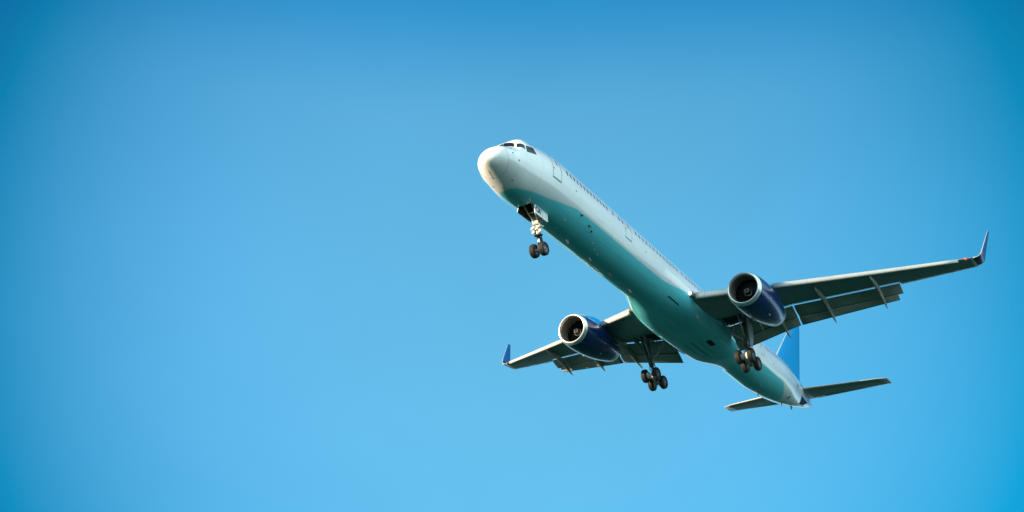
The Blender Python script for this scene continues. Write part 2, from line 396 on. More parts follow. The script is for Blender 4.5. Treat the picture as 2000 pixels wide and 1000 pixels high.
def patch_oval(mb, s0, z0, rs, rz, ex=3.0, off=.006, mi=0, side=1, N=28):
    rings = []
    for k in (0.001, .5, 1.0):
        ring = []
        for i in range(N):
            a = 2 * pi * i / N
            cx = math.copysign(abs(cos(a)) ** (2 / ex), cos(a)) * rs * k
            cz = math.copysign(abs(sin(a)) ** (2 / ex), sin(a)) * rz * k
            t = th_of_z(s0 + cx, z0 + cz)
            p = fus(s0 + cx, t, off)
            if side < 0: p = Vector((p.x, -p.y, p.z))
            ring.append(p)
        rings.append(ring)
    mb.loft(rings, mi)
def strip(mb, pts, w, off=.007, mi=0):
    """thin band along (s, th) points on the skin, w in metres"""
    P = [fus(s, t, off) for s, t in pts]; L = []
    for i, p in enumerate(P):
        a, b = P[max(i - 1, 0)], P[min(i + 1, len(P) - 1)]
        d = (b - a).normalized(); q = fus(pts[i][0], pts[i][1], off + .1); nn = (q - p).normalized()
        sd = d.cross(nn).normalized() * w / 2; L.append([p - sd, p + sd])
    mb.loft(L, mi, closed=False)
def mirror(mb):
    q = MB(); q.v = [Vector((p.x, -p.y, p.z)) for p in mb.v]; q.f = [f[::-1] for f in mb.f]; q.m = list(mb.m); q.s = list(mb.s); return q
def lin(a, b, n): return [tuple(a[k] + (b[k] - a[k]) * i / n for k in range(2)) for i in range(n + 1)]

# nose wheel bay
mb = MB()
ring_top = [V(WELL[0], .45, -1.35), V(WELL[1], .45, -1.35), V(WELL[1], -.45, -1.35), V(WELL[0], -.45, -1.35)]
def well_edge(s, t): return fus(s, t)
for side in (-90 + WY, -90 - WY):
    y = .47 if side == -90 + WY else -.47
    a = [well_edge(WELL[0] + (WELL[1] - WELL[0]) * i / 8, side) for i in range(9)]
    b = [V(WELL[0] + (WELL[1] - WELL[0]) * i / 8, y, -1.2) for i in range(9)]
    mb.loft([a, b], closed=False, smooth=False)
for s in WELL:
    a = [well_edge(s, -90 - WY + 2 * WY * i / 8) for i in range(9)]
    b = [V(s, -.47 + .94 * i / 8, -1.2) for i in range(9)]
    mb.loft([a, b], closed=False, smooth=False)
mb.add([V(WELL[0], -.47, -1.2), V(WELL[0], .47, -1.2), V(WELL[1], .47, -1.2), V(WELL[1], -.47, -1.2)], [[0, 1, 2, 3]], 0, False)
for k in range(4): mb.box(V(4.1 + k * .45, 0, -1.26), (.06, .9, .1), 0)
mb.build('wheel_bay', 'well', fuselage)

# cockpit windows
panes = [[(1.82, 89.9), (1.68, 62.0), (1.525, 51.3), (1.57, 89.9)],
         [(1.69, 53.5), (1.87, 24.0), (1.88, 12.0), (1.575, 43.5)],
         [(1.97, 22.2), (2.69, 30.2), (2.84, 15.2), (2.00, 8.0)]]
for q in panes:
    for sg in (1, -1):
        mb = MB(); patch_flat(mb, q)
        cx = sum(c[0] for c in q) / 4; cy = sum(c[1] for c in q) / 4
        if sg < 0: mb = mirror(mb)
        w = mb.build('cockpit_window', 'glass', fuselage)
# radome seam, drain and lightning strips
mb = MB()
strip(mb, [(.72 + .42 * max(0, sin(R(-t))) ** 1.2, t) for t in range(-180, 181, 6)], .016)
mb.build('radome_seam', 'faint', fuselage)
for t in (-101, -62, -20, 20, 60, 120, 160, -145):
    mb = MB(); strip(mb, lin((.6 if t == -101 else .3, t), (1.17 if t == -101 else .68, t), 8), .03 if t == -101 else .014, .008); mb.build('lightning_strip', 'trim' if t != -101 else 'brown', fuselage)
# probes and static ports
for s, t, r in ((1.08, 34.3, .035), (1.03, 11.7, .055), (1.45, -6.3, .06), (6.79, -4.9, .05), (15.9, -6.5, .05), (39.3, -8, .06), (1.75, -62, .05)):
    for sg in (1, -1):
        mb = MB(); p = fus(s, t); q = fus(s, t, .025)
        mb.tube(p, q, r * .9, r * .6, 10)
        if sg < 0: mb = mirror(mb)
        mb.build('air_data_probe', 'line', fuselage)

# cabin windows (port side, the one the photograph shows)
wins = [5.88 + i * .402 for i in range(13)] + [11.5, 12.30, 12.74] + [14.62 + i * .523 for i in range(13)] + [21.75, 22.45, 22.95, 23.45, 23.95, 24.5, 25.0, 25.5, 26.0, 26.5, 27.0]
wins += [38.0 + i * .44 for i in range(18)]
base_pane = None
for s in wins:
    z = .62 if s < 20 else .66
    if s > 36: z = .72 + (s - 38) * .025
    mb = MB(); patch_oval(mb, s, z, .08, .175, 2.6, .006, 0)
    patch_oval(mb, s, z, .105, .20, 2.6, .003, 1)
    mb.build('cabin_window', ['pane', 'frame'], fuselage)

# doors: seal outline, sill and small window on the skin
def door(s0, s1, z0, z1, w=.025, sg=1, sill=.07, hide=False):
    mb = MB(); r = .18
    def pt(s, z): return (s, th_of_z(s, z))
    pts = [pt(s0, z0), pt(s0, (z0 + z1) / 2), pt(s0, z1 - r), pt(s0 + r * .3, z1 - r * .3), pt(s0 + r, z1)]
    pts += [pt(s1 - r, z1), pt(s1 - r * .3, z1 - r * .3), pt(s1, z1 - r), pt(s1, (z0 + z1) / 2), pt(s1, z0)]
    fine = []
    for a, b in zip(pts[:-1], pts[1:]): fine += lin(a, b, 6)[:-1]
    fine.append(pts[-1])
    strip(mb, fine, w, .008)
    strip(mb, [pt(s0 - .03 + (s1 - s0 + .06) * i / 8, z0) for i in range(9)], sill, .010)
    sm = (s0 + s1) / 2
    patch_oval(mb, sm + .06, z1 - .66, .07, .2, 3, .008)
    strip(mb, [pt(s0 - .02, z0 + .62), pt(s0 + .14, z0 + .6)], .06, .012)
    if sg < 0: mb = mirror(mb)
    mb.build('cabin_door', 'line', fuselage)
for sg in (1, -1):
    door(4.33, 5.16, -.38, 1.42, .03, sg, .085)
    door(13.05, 13.88, -.33, 1.30, .022, sg, .06)
    door(36.45, 37.2, -.32, 1.3, .022, sg, .03)
# cargo door on the right hand underside
mb = MB()
strip(mb, lin((11.0, -112), (13.6, -112), 10), .03); strip(mb, lin((11.0, -112), (11.0, -150), 10), .03)
strip(mb, lin((13.6, -112), (13.6, -150), 10), .03); strip(mb, lin((11.0, -150), (13.6, -150), 10), .03)
mb.build('cargo_door', 'line', fuselage)
# blade aerials, drain masts, beacon
def blade(s, t, h, c, name='blade_antenna', m='line', back=.5):
    mb = MB(); rings = []
    for k in range(5):
        u = k / 4; p = fus(s + u * h * back, t, -.02 + u * h); cc = c * (1 - .5 * u); tk = cc * .12
        ring = []
        nrm = (fus(s, t, .1) - fus(s, t)).normalized(); sd = Vector((1, 0, 0)).cross(nrm).normalized()
        for i in range(12):
            a = 2 * pi * i / 12; ring.append(p + Vector((-1, 0, 0)) * (cos(a) * cc / 2) + sd * sin(a) * tk)
        rings.append(ring)
    mb.loft(rings, 0, True, True, True); mb.build(name, m, fuselage)
for s, t, h, c in ((7.93, -34.7, .14, .3), (9.06, -40.6, .14, .3), (8.8, -90, .3, .4), (11.6, -90, .25, .35), (17.0, -90, .3, .4), (40.5, -96, .32, .4), (46.2, -95, .2, .3)):
    blade(s, t, h, c)
blade(13.94, -88, .34, .22, 'drain_mast', 'brown', .8)
blade(38.9, -70, .25, .2, 'drain_mast', 'line', .8)
mb = MB(); p = fus(9.55, -46.7); q = fus(9.55, -46.7, .05); mb.tube(p, q, .07, .05, 12); mb.build('drain_port', 'black', fuselage)
for s, t in ((10.3, -62), (10.9, -70), (11.5, -74), (6.9, -62), (7.1, -86)):
    mb = MB(); strip(mb, lin((s, t), (s + .22, t + 1), 3), .10, .008); mb.build('access_panel', 'trim', fuselage)
# tail end: exhaust ring, navy patch, outflow valve, tail access door
mb = MB()
rr = [fus(54.19, t, .01) for t in range(-180, 180, 10)]
r2 = [fus(54.19, t, -.03) + V(.16, 0, 0) for t in range(-180, 180, 10)]
r3 = [fus(54.19, t, -.08) + V(-.3, 0, 0) for t in range(-180, 180, 10)]
mb.loft([rr, r2], 0); mb.loft([r2, r3], 1); mb.add(r3, [list(range(len(r3)))], 1, False)
mb.build('exhaust_ring', ['white', 'black'], fuselage)
for sg in (1, -1):
    mb = MB(); patch_quad(mb, [(48.9, -22), (52.0, -36), (50.9, -62), (49.3, -62)], 8, 8, .010)
    if sg < 0: mb = mirror(mb)
    mb.build('tail_navy_patch', 'tailnavy', fuselage)
mb = MB(); patch_quad(mb, [(45.1, -63), (45.45, -63), (45.65, -51), (45.3, -51)], 5, 5, .008); mb.build('tail_vent', 'black', fuselage)
mb = MB(); patch_quad(mb, [(46.2, -12), (47.0, -12), (47.2, -1), (46.6, -1)], 5, 5, .008); mb.build('outflow_valve', 'line', fuselage)
blade(49.0, -100, .25, .55, 'drain_mast', 'line', .3)

# ---- wing to body fairing
FS = [17.0, 18.5, 20.0, 21.4, 22.8, 24, 26, 28, 29.6, 31.0, 32.5, 34.0, 36.0]
FB = [-1.93, -1.98, -2.10, -2.26, -2.40, -2.46, -2.50, -2.50, -2.46, -2.40, -2.31, -2.20, -2.04]
FW = [1.80, 1.86, 2.00, 2.18, 2.32, 2.36, 2.36, 2.34, 2.30, 2.24, 2.12, 1.95, 1.80]
def fairing(s, t, off=0):
    zb = ev(FB, s, FS, False, slopes(FS, FB)); w = ev(FW, s, FS, False, slopes(FS, FW))
    k = max(0, min(1, (s - 17.0) / 6.0)); k = k * k * (3 - 2 * k)
    k2 = max(0, min(1, (36.0 - s) / 6.0)); k = k * k2 * k2 * (3 - 2 * k2)
    ex = 2.0 + .7 * k; e = 2 / ex
    cy = math.copysign(abs(cos(t)) ** e, cos(t)); cz = math.copysign(abs(sin(t)) ** e, sin(t))
    zc = -.75 * k
    p = V(s, cy * w, zc + cz * ((zc - zb) if cz < 0 else .75))
    q = skin(s, math.degrees(t)); zq = q.z if sin(t) < 0 else q.z * .3
    q = Vector((q.x, q.y * .985, zq * .985))
    u = max(0, min(1, (s - 17.0) / 4.5)) * max(0, min(1, (36.0 - s) / 5.5)); u = u * u * (3 - 2 * u)
    p = q.lerp(p, u)
    if off:
        p = p + Vector((0, cy, cz)).normalized() * off
    return p
mb = MB()
ss = [17.0 + i * (36.0 - 17.0) / 80 for i in range(81)]
mb.loft([[fairing(s, 2 * pi * i / 80) for i in range(80)] for s in ss], 0, True, True, True)
bf = mb.build('belly_fairing', 'white', plane)
def fpatch(name, s0, s1, t0, t1, m, parent=None, off=.008):
    mb = MB(); vs = [fairing(s0 + (s1 - s0) * i / 4, R(t0 + (t1 - t0) * j / 4), off) for i in range(5) for j in range(5)]
    mb.add(vs, [[i*5+j, (i+1)*5+j, (i+1)*5+j+1, i*5+j+1] for i in range(4) for j in range(4)])
    return mb.build(name, m, parent or bf)
fpatch('air_inlet', 20.0, 21.2, -49, -46, 'black')
fpatch('air_inlet', 20.0, 21.2, -134, -131, 'line')
fpatch('vent_grille', 27.0, 28.1, -72, -62, 'black')
for a in (-98, -90, -81): fpatch('access_door_seam', 26.6, 29.6, a, a + .9, 'line')
fpatch('access_door_seam', 22.2, 23.0, -85, -83.5, 'trim')
fpatch('access_door_seam', 28.0, 30.0, -48, -47, 'trim')

# ---- wings
ZW0, DIH = -1.0, .121
def wle(y): return 21.75 + .536 * (y - 2.2)
def wte(y):
    return 29.0 + .30 * (y - 7.0) if y > 7 else 29.0 + .05 * (7.0 - y)
def wz(y): return ZW0 + DIH * (y - 2.2) + .0012 * (y - 2.2) ** 2 * .6
def foil(x, tc, cam=.012):
    t = 5 * tc * (.2969 * math.sqrt(x) - .126 * x - .3516 * x**2 + .2843 * x**3 - .1036 * x**4)
    c = cam * 4 * x * (1 - x)
    return c + t, c - t
def section(y, le, c, z, tc, xu=1.0, xl=1.0, N=16, inc=0.0):
    pts = []
    for i in range(N + 1):
        x = xu * (1 - i / N) ** 1.6; u, l = foil(x, tc); pts.append((x, u))
    for i in range(1, N + 1):
        x = xl * (i / N) ** 1.6; u, l = foil(x, tc); pts.append((x, l))
    ci, si = cos(inc), sin(inc)
    return [V(le + (x * ci + h * si) * c, y, z + (h * ci - x * si) * c) for x, h in pts]
def tcr(y): return .135 - .035 * min(1, (y - 1.5) / 10)
def wsec(y, cut):
    le, c = wle(y) + .18, wte(y) - wle(y) - .18
    return section(y, le, c, wz(y), tcr(y), .90 if cut else 1.0, (.78 if y > 4.6 else .84) if cut else 1.0, inc=R(1.0))
FLAP_IN, FLAP_MID, FLAP_OUT = 2.3, 7.2, 14.3

def build_wing(sg):
    Q = (lambda m: m) if sg > 0 else mirror
    mb = MB()
    ys = [(1.0, True)] + [(1.9 + i * .53, True) for i in range(24)] + [(FLAP_OUT, True), (FLAP_OUT + .02, False)] + [(15 + i * .5, False) for i in range(8)] + [(19.0, False), (19.25, False)]
    ys = [(y, c) for y, c in ys if not (c and y > FLAP_OUT)]
    mb.loft([wsec(y, c) for y, c in ys], 0, True, True, True)
    wing = Q(mb).build('wing', 'wing', plane)
    # wheel bay cut out of the lower surface
    cb = MB(); cb.add([V(26.2, 2.1, -2.6), V(28.6, 2.1, -2.6), V(28.6, 3.5, -2.6), V(28.2, 4.0, -2.6), V(26.9, 4.1, -2.6), V(26.5, 3.5, -2.6)], [], 0)
    low = [V(26.0, 1.9, -2.4), V(28.45, 1.9, -2.4), V(28.35, 3.7, -2.4), V(27.9, 4.15, -2.4), V(26.6, 4.1, -2.4)]
    top = [p + V(0, 0, 1.47) for p in low]
    cb = MB(); cb.loft([low, top], 0, True, True, True, smooth=False)
    cut = Q(cb).build('bay_cutter', 'well', None)
    md = wing.modifiers.new('bay', 'BOOLEAN'); md.object = cut; md.operation = 'DIFFERENCE'; md.solver = 'EXACT'
    if hasattr(md, 'material_mode'): md.material_mode = 'TRANSFER'
    dg = bpy.context.evaluated_depsgraph_get(); bpy.context.view_layer.update()
    cut.location = OG['airplane'] + Vector((0, 0, ALT)); bpy.context.view_layer.update(); dg = bpy.context.evaluated_depsgraph_get()
    new = bpy.data.meshes.new_from_object(wing.evaluated_get(dg), preserve_all_data_layers=True, depsgraph=dg)
    wing.modifiers.clear(); wing.data = new
    bpy.data.objects.remove(cut)
    # slats: extended forward and down
    for a, b in ((2.55, 5.75), (7.25, 18.35)):
        mb = MB(); rings = []; N = 12
        for k in range(13):
            y = a + (b - a) * k / 12; c = wte(y) - wle(y); ch = .60 - .018 * y; d = R(16); hh = .085 * c ** .6 + .02
            le, z = wle(y) - .0, wz(y) - .17
            prof = []
            for i in range(N + 1):
                t = -pi / 2 * .9 + pi * .95 * i / N
                prof.append((ch * .45 * (1 - cos(t)) if t > 0 else ch * .32 * (1 - cos(t)), hh * sin(t)))
            prof = [(ch * .62, -hh * .80)] + prof + [(ch * 1.0, hh * 1.12), (ch * .45, hh * .55), (ch * .3, 0), (ch * .42, -hh * .55)]
            rings.append([V(le + x * cos(d) + h * sin(d), y, z + h * cos(d) - x * sin(d) + ch * .2) for x, h in prof])
        mb.loft(rings, 0, True, True, True)
        Q(mb).build('slat', 'slat', wing)
    # flaps: two elements each, lowered
    def flap(a, b, ca, cb_, d, ds, dz, name):
        mb = MB(); rings = []; N = 10
        for k in range(9):
            u = k / 8; y = a + (b - a) * u; c = ca + (cb_ - ca) * u
            cw = wte(y) - wle(y); le = wle(y) + .87 * cw + ds; z = wz(y) - .012 * cw + dz
            rings.append(section(y, le, c, z, .16, 1, 1, N, d))
        mb.loft(rings, 0, True, True, True, smooth=True)
        return Q(mb).build(name, 'flap', wing)
    for a, b, c0, c1, e0, e1 in ((FLAP_IN, FLAP_MID - .02, 1.55, 1.2, .95, .75), (FLAP_MID + .09, FLAP_OUT - .05, 1.2, 1.0, .75, .50)):
        d1, d2 = R(25), R(33)
        f1 = flap(a, b, c0, c1, d1, .04, -.05, 'flap')
        mid = (c0 + c1) / 2
        # the aft element hangs from the trailing edge of the main one
        mb = MB(); rings = []; rods = MB()
        for k in range(9):
            u = k / 8 * (1 if b < 10 else .95); y = a + (b - a) * u; c = c0 + (c1 - c0) * u; ca = e0 + (e1 - e0) * u
            cw = wte(y) - wle(y); le = wle(y) + .87 * cw + .04 + (c - .09) * cos(d1); z = wz(y) - .012 * cw - .05 - (c - .09) * sin(d1) - .045
            rings.append(section(y, le, ca, z, .15, 1, 1, 10, d2))
        mb.loft(rings, 0, True, True, True); Q(mb).build('aft_flap', 'flap', wing)
    # flap track fairings
    for y, L, w, x0, droop in ((4.75, 2.3, .15, 26.7, .24), (6.05, 4.9, .24, 26.2, .17), (9.45, 4.8, .22, 26.4, .18), (12.95, 4.4, .20, 27.6, .18)):
        mb = MB(); rings = []; N = 20
        z0 = wz(y) - .055 * (wte(y) - wle(y))
        for k in range(N + 1):
            u = k / N; r = w * (4 * u * (1 - u)) ** .55 * (1.15 - .3 * u); r = max(r, .004)
            s = x0 + L * u; sag = z0 - .08 - max(0, u - .38) ** 1.25 * L * droop * 2.05
            rings.append([V(s, y + r * .62 * cos(2*pi*i/16), sag + r * 1.35 * sin(2*pi*i/16)) for i in range(16)])
        mb.loft(rings, 0, True, True, True); Q(mb).build('flap_track_fairing', 'flap', wing)
    # winglet: blended upward
    mb = MB(); rings = []; N = 14
    for k in range(N + 1):
        u = k / N
        bend = min(1, u / .32); ang = R(7) + (R(77) - R(7)) * (bend * bend * (3 - 2 * bend))
        if k == 0: y, z, le = 19.25, wz(19.25), wle(19.25) + .18
        else:
            step = 3.15 / N; y += cos(ang) * step; z += sin(ang) * step; le += step * (.5 if u < .3 else .72)
        c = (wte(19.25) - wle(19.25) - .18) * (1 - .6 * u) if u < .25 else (wte(19.25) - wle(19.25) - .18) * (.85 - .57 * ((u - .25) / .75) ** .9)
        sec = section(0, 0, c, 0, .09 + .01, 1, 1, 16)
        rings.append([V(le - p.x, y - p.z * sin(ang), z + p.z * cos(ang)) for p in sec])
    mb.loft(rings, 0, True, True, True)
    cntf = 2 * 16
    for fi, f in enumerate(mb.f[: N * 33]):
        k, j = divmod(fi, 33)
        if k < 4: mb.m[fi] = 1
        if 14 <= j <= 17: mb.m[fi] = 2
    Q(mb).build('winglet', ['winglet', 'navy', 'slat'], wing)
    # navigation light
    mb = MB(); y = 18.75; c = V(wle(y) + .20, y, wz(y) + .0)
    mb.lathe([(-.09, .001), (-.07, .03), (-.03, .05), (.05, .055), (.2, .04)], c, V(1, .45, 0), 16)
    Q(mb).build('navigation_light', 'red' if sg > 0 else 'glass', wing, label='lit red navigation light' if sg > 0 else 'unlit navigation light')
    # landing light at the root
    mb = MB(); c = V(wle(2.2) + .02, 2.28, wz(2.2) + .02)
    mb.lathe([(-.04, .19), (.0, .21), (.8, .24)], c, V(1, 0, 0), 24, 0); mb.lathe([(-.05, .001), (-.06, .10), (-.02, .125)], c + V(0, -.05, .04), V(1, 0, 0), 24, 1)
    mb.lathe([(.0, .001), (-.01, .12), (-.04, .19)], c, V(1, 0, 0), 24, 2)
    Q(mb).build('landing_light', ['line', 'lamp' if sg > 0 else 'glass', 'brown'], wing, label='lit landing light' if sg > 0 else 'unlit landing light')
    for k in range(12):
        y = 7.9 + k * .85; c = wte(y) - wle(y) - .18; x = .36
        mb = MB(); rings = []
        for rr in (.001, 1.0):
            ring = []
            for i in range(18):
                a = 2 * pi * i / 18; dx = cos(a) * .26 * rr; yy = y + sin(a) * .15 * rr
                cc = wte(yy) - wle(yy) - .18; xx = x + dx / cc; _, l_ = foil(xx, tcr(yy)); ci, si = cos(R(1.0)), sin(R(1.0))
                ring.append(V(wle(yy) + .18 + (xx * ci + l_ * si) * cc, yy, wz(yy) + (l_ * ci - xx * si) * cc - .006))
            rings.append(ring)
        mb.loft(rings); Q(mb).build('access_panel', 'panel', wing)
    # static wicks and small lower surface details
    for y in (15.2, 16.4, 17.6):
        mb = MB(); p = V(wte(y) - .03, y, wz(y) - .04); mb.tube(p, p + V(.22, .02, -.01), .012, .006, 6); Q(mb).build('static_wick', 'line', wing)
    return wing
wing_p = build_wing(1); wing_s = build_wing(-1)

# ---- engines
def build_engine(sg):
    Q = (lambda m: m) if sg > 0 else mirror
    ec = V(20.45, 6.48, -2.1)
    ax = V(1, 0, .045).normalized(); L = lambda t, r=0: ec + ax * t
    mb = MB(); mb.lathe([(.30, 1.185), (.6, 1.235), (1.1, 1.28), (1.8, 1.305), (2.6, 1.295), (3.4, 1.25), (4.2, 1.165), (4.9, 1.05), (5.3, .97)], ec, ax, 64)
    eng = Q(mb).build('engine', 'navy', plane)
    mb = MB(); mb.lathe([(.30, 1.186), (.18, 1.15), (.09, 1.115), (.03, 1.075), (.0, 1.035), (.02, .995), (.10, .965), (.24, .945)], ec, ax, 64)
    Q(mb).build('inlet_lip', 'lip', eng)
    mb = MB(); mb.lathe([(.24, .945), (.5, .935), (.9, .945), (1.25, .955), (1.7, .955)], ec, ax, 64)
    Q(mb).build('inlet_duct', 'liner', eng)
    # fan: disc of twisted blades
    mb = MB(); fc = L(1.2)
    side = Vector((0, 1, 0)); upv = ax.cross(side)
    for k in range(26):
        a = 2 * pi * k / 26; rings = []
        for r in (.28, .5, .75, .95):
            tw = R(25 + 40 * (r - .28) / .67); ch = .20 + .10 * r
            rad = side * cos(a) + upv * sin(a); tan = ax.cross(rad)
            d = ax * cos(tw) + tan * sin(tw)
            p = fc + rad * r
            rings.append([p - d * ch / 2, p + tan * .012, p + d * ch / 2, p - tan * .012])
        mb.loft(rings, 0, True, False, True)
    mb.lathe([(.25, .97), (.25, .01)], fc, ax, 40, 1)
    Q(mb).build('fan', ['fan', 'black'], eng)
    mb = MB(); sc = L(.48)
    mb.lathe([(0, .001), (.02, .05), (.12, .13), (.26, .21), (.42, .28), (.56, .32), (.62, .33)], sc, ax, 40)
    m2 = Q(mb); o = m2.build('spinner', 'spin', eng, origin=Vector((sc.x, sc.y * sg, sc.z)))
    mb = MB(); mb.lathe([(5.3, .97), (5.6, .91), (5.9, .84), (6.05, .80), (6.0, .77), (5.6, .79), (5.0, .78)], ec, ax, 56); mb.lathe([(5.3, .80), (5.3, .45), (5.8, .36), (6.4, .16), (6.6, .01)], ec, ax, 40, 1)
    Q(mb).build('exhaust_nozzle', ['nozzle', 'black'], eng)
    # pylon: saddle from behind the lip up to the wing
    mb = MB(); rings = []
    prof = [(.75, 1.20, .10, 1.29), (1.2, 1.16, .24, 1.44), (2.0, 1.14, .34, 1.66), (3.0, 1.12, .36, 1.88), (3.9, 1.05, .34, 1.98), (5.0, .95, .30, 1.85), (6.0, .75, .22, 1.55), (7.2, .75, .05, 1.25)]
    for t, rb, hw, rt in prof:
        c = L(t)
        ring = [(-hw * 1.7, rb * .97), (-hw * 1.12, rb + (rt - rb) * .35), (-hw * .8, rb + (rt - rb) * .75), (-hw * .4, rt - .02), (0, rt), (hw * .4, rt - .02), (hw * .8, rb + (rt - rb) * .75), (hw * 1.12, rb + (rt - rb) * .35), (hw * 1.7, rb * .97), (0, rb * .9)]
        rings.append([c + Vector((0, yy, zz)) for yy, zz in ring])
    mb.loft(rings, 0, True, True, True)
    py = Q(mb).build('pylon', 'blue', eng)
    # pale edging: seal along the saddle, sunlit edge painted as a line on top
    for side_ in (1, -1):
        mb = MB(); pts = []
        for t, rb, hw, rt in prof[:5]:
            yy = side_ * (hw * 1.62 + .02); pts.append(L(t) + Vector((0, yy, math.sqrt(max(.2, rad_at(t) ** 2 - yy * yy)) + .012)))
        mb.path(pts, .045, 8)
        Q(mb).build('pylon_pale_edge', 'trim', py)
    mb = MB(); mb.path([L(t) + Vector((0, 0, rt + .006)) for t, rb, hw, rt in prof[:5]], .04, 8); Q(mb).build('pylon_pale_edge', 'trim', py)
    # strakes, drains, latch fairing
    for a in (-25, 205):
        mb = MB(); rings = []
        for k in range(5):
            t = 1.1 + k * .28; h = (.02, .2, .24, .2, .02)[k]; rd = Vector((0, cos(R(a)), sin(R(a)))); tn = Vector((0, -sin(R(a)), cos(R(a))))
            c = L(t) + rd * (rad_at(t) - .02)
            rings.append([c + tn * .012, c + rd * h, c - tn * .012])
    for (t, a, r_) in ((2.9, -60, .05), (1.7, -20, .045), (3.2, -118, .05)):
        mb = MB(); rd = Vector((0, cos(R(a)), sin(R(a)))); c = L(t) + rd * (rad_at(t) - .02)
        mb.tube(c, c + rd * .07, r_, r_ * .8, 12); Q(mb).build('drain_port', 'trim', eng)
    return eng
EP = [(.30, 1.185), (.6, 1.235), (1.1, 1.28), (1.8, 1.305), (2.6, 1.295), (3.4, 1.25), (4.2, 1.165), (4.9, 1.05), (5.3, .97)]
def rad_at(t):
    for (a, r), (b, q) in zip(EP[:-1], EP[1:]):
        if a <= t <= b: return r + (q - r) * (t - a) / (b - a)
    return EP[0][1] if t < .30 else .97
build_engine(1); build_engine(-1)

# ---- tail
mb = MB(); rings = []
for k in range(9):
    u = k / 8; z = 1.7 + u * (9.25 - 1.7); le = 44.4 + (z - 1.7) * 1.09; te = 51.65 + (z - 1.9) * .34
    c = te - le; sec = section(0, 0, c, 0, .10, 1, 1, 30)
    rings.append([V(le - p.x, p.z, z) for p in sec])
mb.loft(rings, 0, True, True, True)
for fi in range(8 * 61):
    if 29 <= fi % 61 <= 30: mb.m[fi] = 1
fin = mb.build('tail_fin', ['blue', 'slat'], plane)
mb = MB(); rings = []
for k in range(6):
    u = k / 5; z = 2.4 + u * 6.5; te = 51.65 + (z - 1.9) * .34 + .01; c = 2.0 - .9 * u
    rings.append([V(te - c, .16 - .07 * u, z), V(te - c * .5, .105 - .05 * u, z), V(te, .012, z), V(te, -.012, z), V(te - c * .5, -.105 + .05 * u, z), V(te - c, -.16 + .07 * u, z)])
mb.loft(rings, 0, True, True, True); mb.build('rudder', 'blue', fin)
for sg in (1, -1):
    mb = MB(); rings = []
    for k in range(10):
        y = .3 + 7.45 * k / 9; le = 49.35 + .385 * (y - .6); te = 53.05 + .145 * (y - .6); z = .80 + .08 * y
        if k == 9: le += .18
        rings.append(section(y, le, te - le, z, .09, 1, 1, 16, R(-2)))
    mb.loft(rings, 0, True, True, True)
    for fi in range(9 * 33):
        if 13 <= fi % 33 <= 18: mb.m[fi] = 1
    q = mb if sg > 0 else mirror(mb)
    stab = q.build('tailplane', ['wing', 'slat'], plane)
    mb = MB(); rings = []
    for k in range(6):
        y = 1.2 + 6.1 * k / 5; te = 53.05 + .145 * (y - .6) + .015; z = .80 + .08 * y + (te - 51) * .0; c = 1.05 - .07 * k
        rings.append(section(y, te - c, c, z + .085, .10, 1, 1, 10, R(0)))
    mb.loft(rings, 0, True, True, True); (mb if sg > 0 else mirror(mb)).build('elevator', 'wing', stab)
    mb = MB(); patch_quad(mb, [(48.9, 14), (53.2, 2), (53.2, 34), (48.9, 30)], 8, 5, .012)
    (mb if sg > 0 else mirror(mb)).build('tailplane_cutout_plate', 'line', stab)

# ---- landing gear
def tyre_mesh(c, ax, r, w, hubm='hub'):
    t = MB(); hw = w / 2
    prof = [(-hw * .55, r * .52), (-hw * .92, r * .60), (-hw, r * .74), (-hw * .93, r * .88), (-hw * .72, r * .965), (-hw * .45, r * .99), (-hw * .43, r * .975), (-hw * .37, r * .975), (-hw * .35, r * .997), (-hw * .05, r), (-hw * .03, r * .982), (hw * .03, r * .982), (hw * .05, r), (hw * .35, r * .997), (hw * .37, r * .975), (hw * .43, r * .975), (hw * .45, r * .99), (hw * .72, r * .965), (hw * .93, r * .88), (hw, r * .74), (hw * .92, r * .60), (hw * .55, r * .52)]
    t.lathe(prof, c, ax, 40)
    h = MB()
    for sd in (-1, 1):
        h.lathe([(sd * hw * .62, r * .56), (sd * hw * .70, r * .52), (sd * hw * .5, r * .46), (sd * hw * .38, r * .40), (sd * hw * .45, r * .22), (sd * hw * .75, r * .17), (sd * hw * .78, .01)], c, ax, 30)
        a = Vector(ax).normalized().orthogonal(); b = Vector(ax).normalized().cross(a)
        for k in range(8):
            q = 2 * pi * k / 8; p = Vector(c) + (a * cos(q) + b * sin(q)) * r * .33 + Vector(ax).normalized() * sd * hw * .40
            h.tube(p, p + Vector(ax).normalized() * sd * .012, r * .065, r * .065, 8, 1)
    h.tube(Vector(c) - Vector(ax).normalized() * hw * .4, Vector(c) + Vector(ax).normalized() * hw * .4, r * .5, r * .5, 24)
    return t, h

# nose gear
mb = MB()
top, axl = V(5.36, 0, -1.45), V(5.57, 0, -4.08)
dn = (axl - top).normalized()
mb.tube(top, top + dn * 1.55, .135, .12, 18); mb.tube(top + dn * 1.5, top + dn * 1.72, .15, .15, 18)
mb.tube(top + dn * .35 - V(0, .34, 0), top + dn * .35 + V(0, .34, 0), .06, .06, 12)
ng = mb.build('nose_gear', 'gear', plane)
mb = MB(); mb.tube(axl - V(0, .40, 0), axl + V(0, .40, 0), .065, .065, 14)
mb.tube(axl - dn * .25, axl + dn * .05, .085, .10, 14); mb.build('axle', 'gear', ng)
mb = MB(); mb.tube(top + dn * 1.7, axl - dn * .2, .075, .075, 16); mb.build('shock_piston', 'steel', ng)
for y in (.31, -.31):
    t, h = tyre_mesh(axl + V(0, y, 0), (0, 1, 0), .415, .33)
    t.build('tyre', 'tyre', ng); h.build('wheel_rim', ['hub', 'black'], ng)
mb = MB()     # folding drag brace
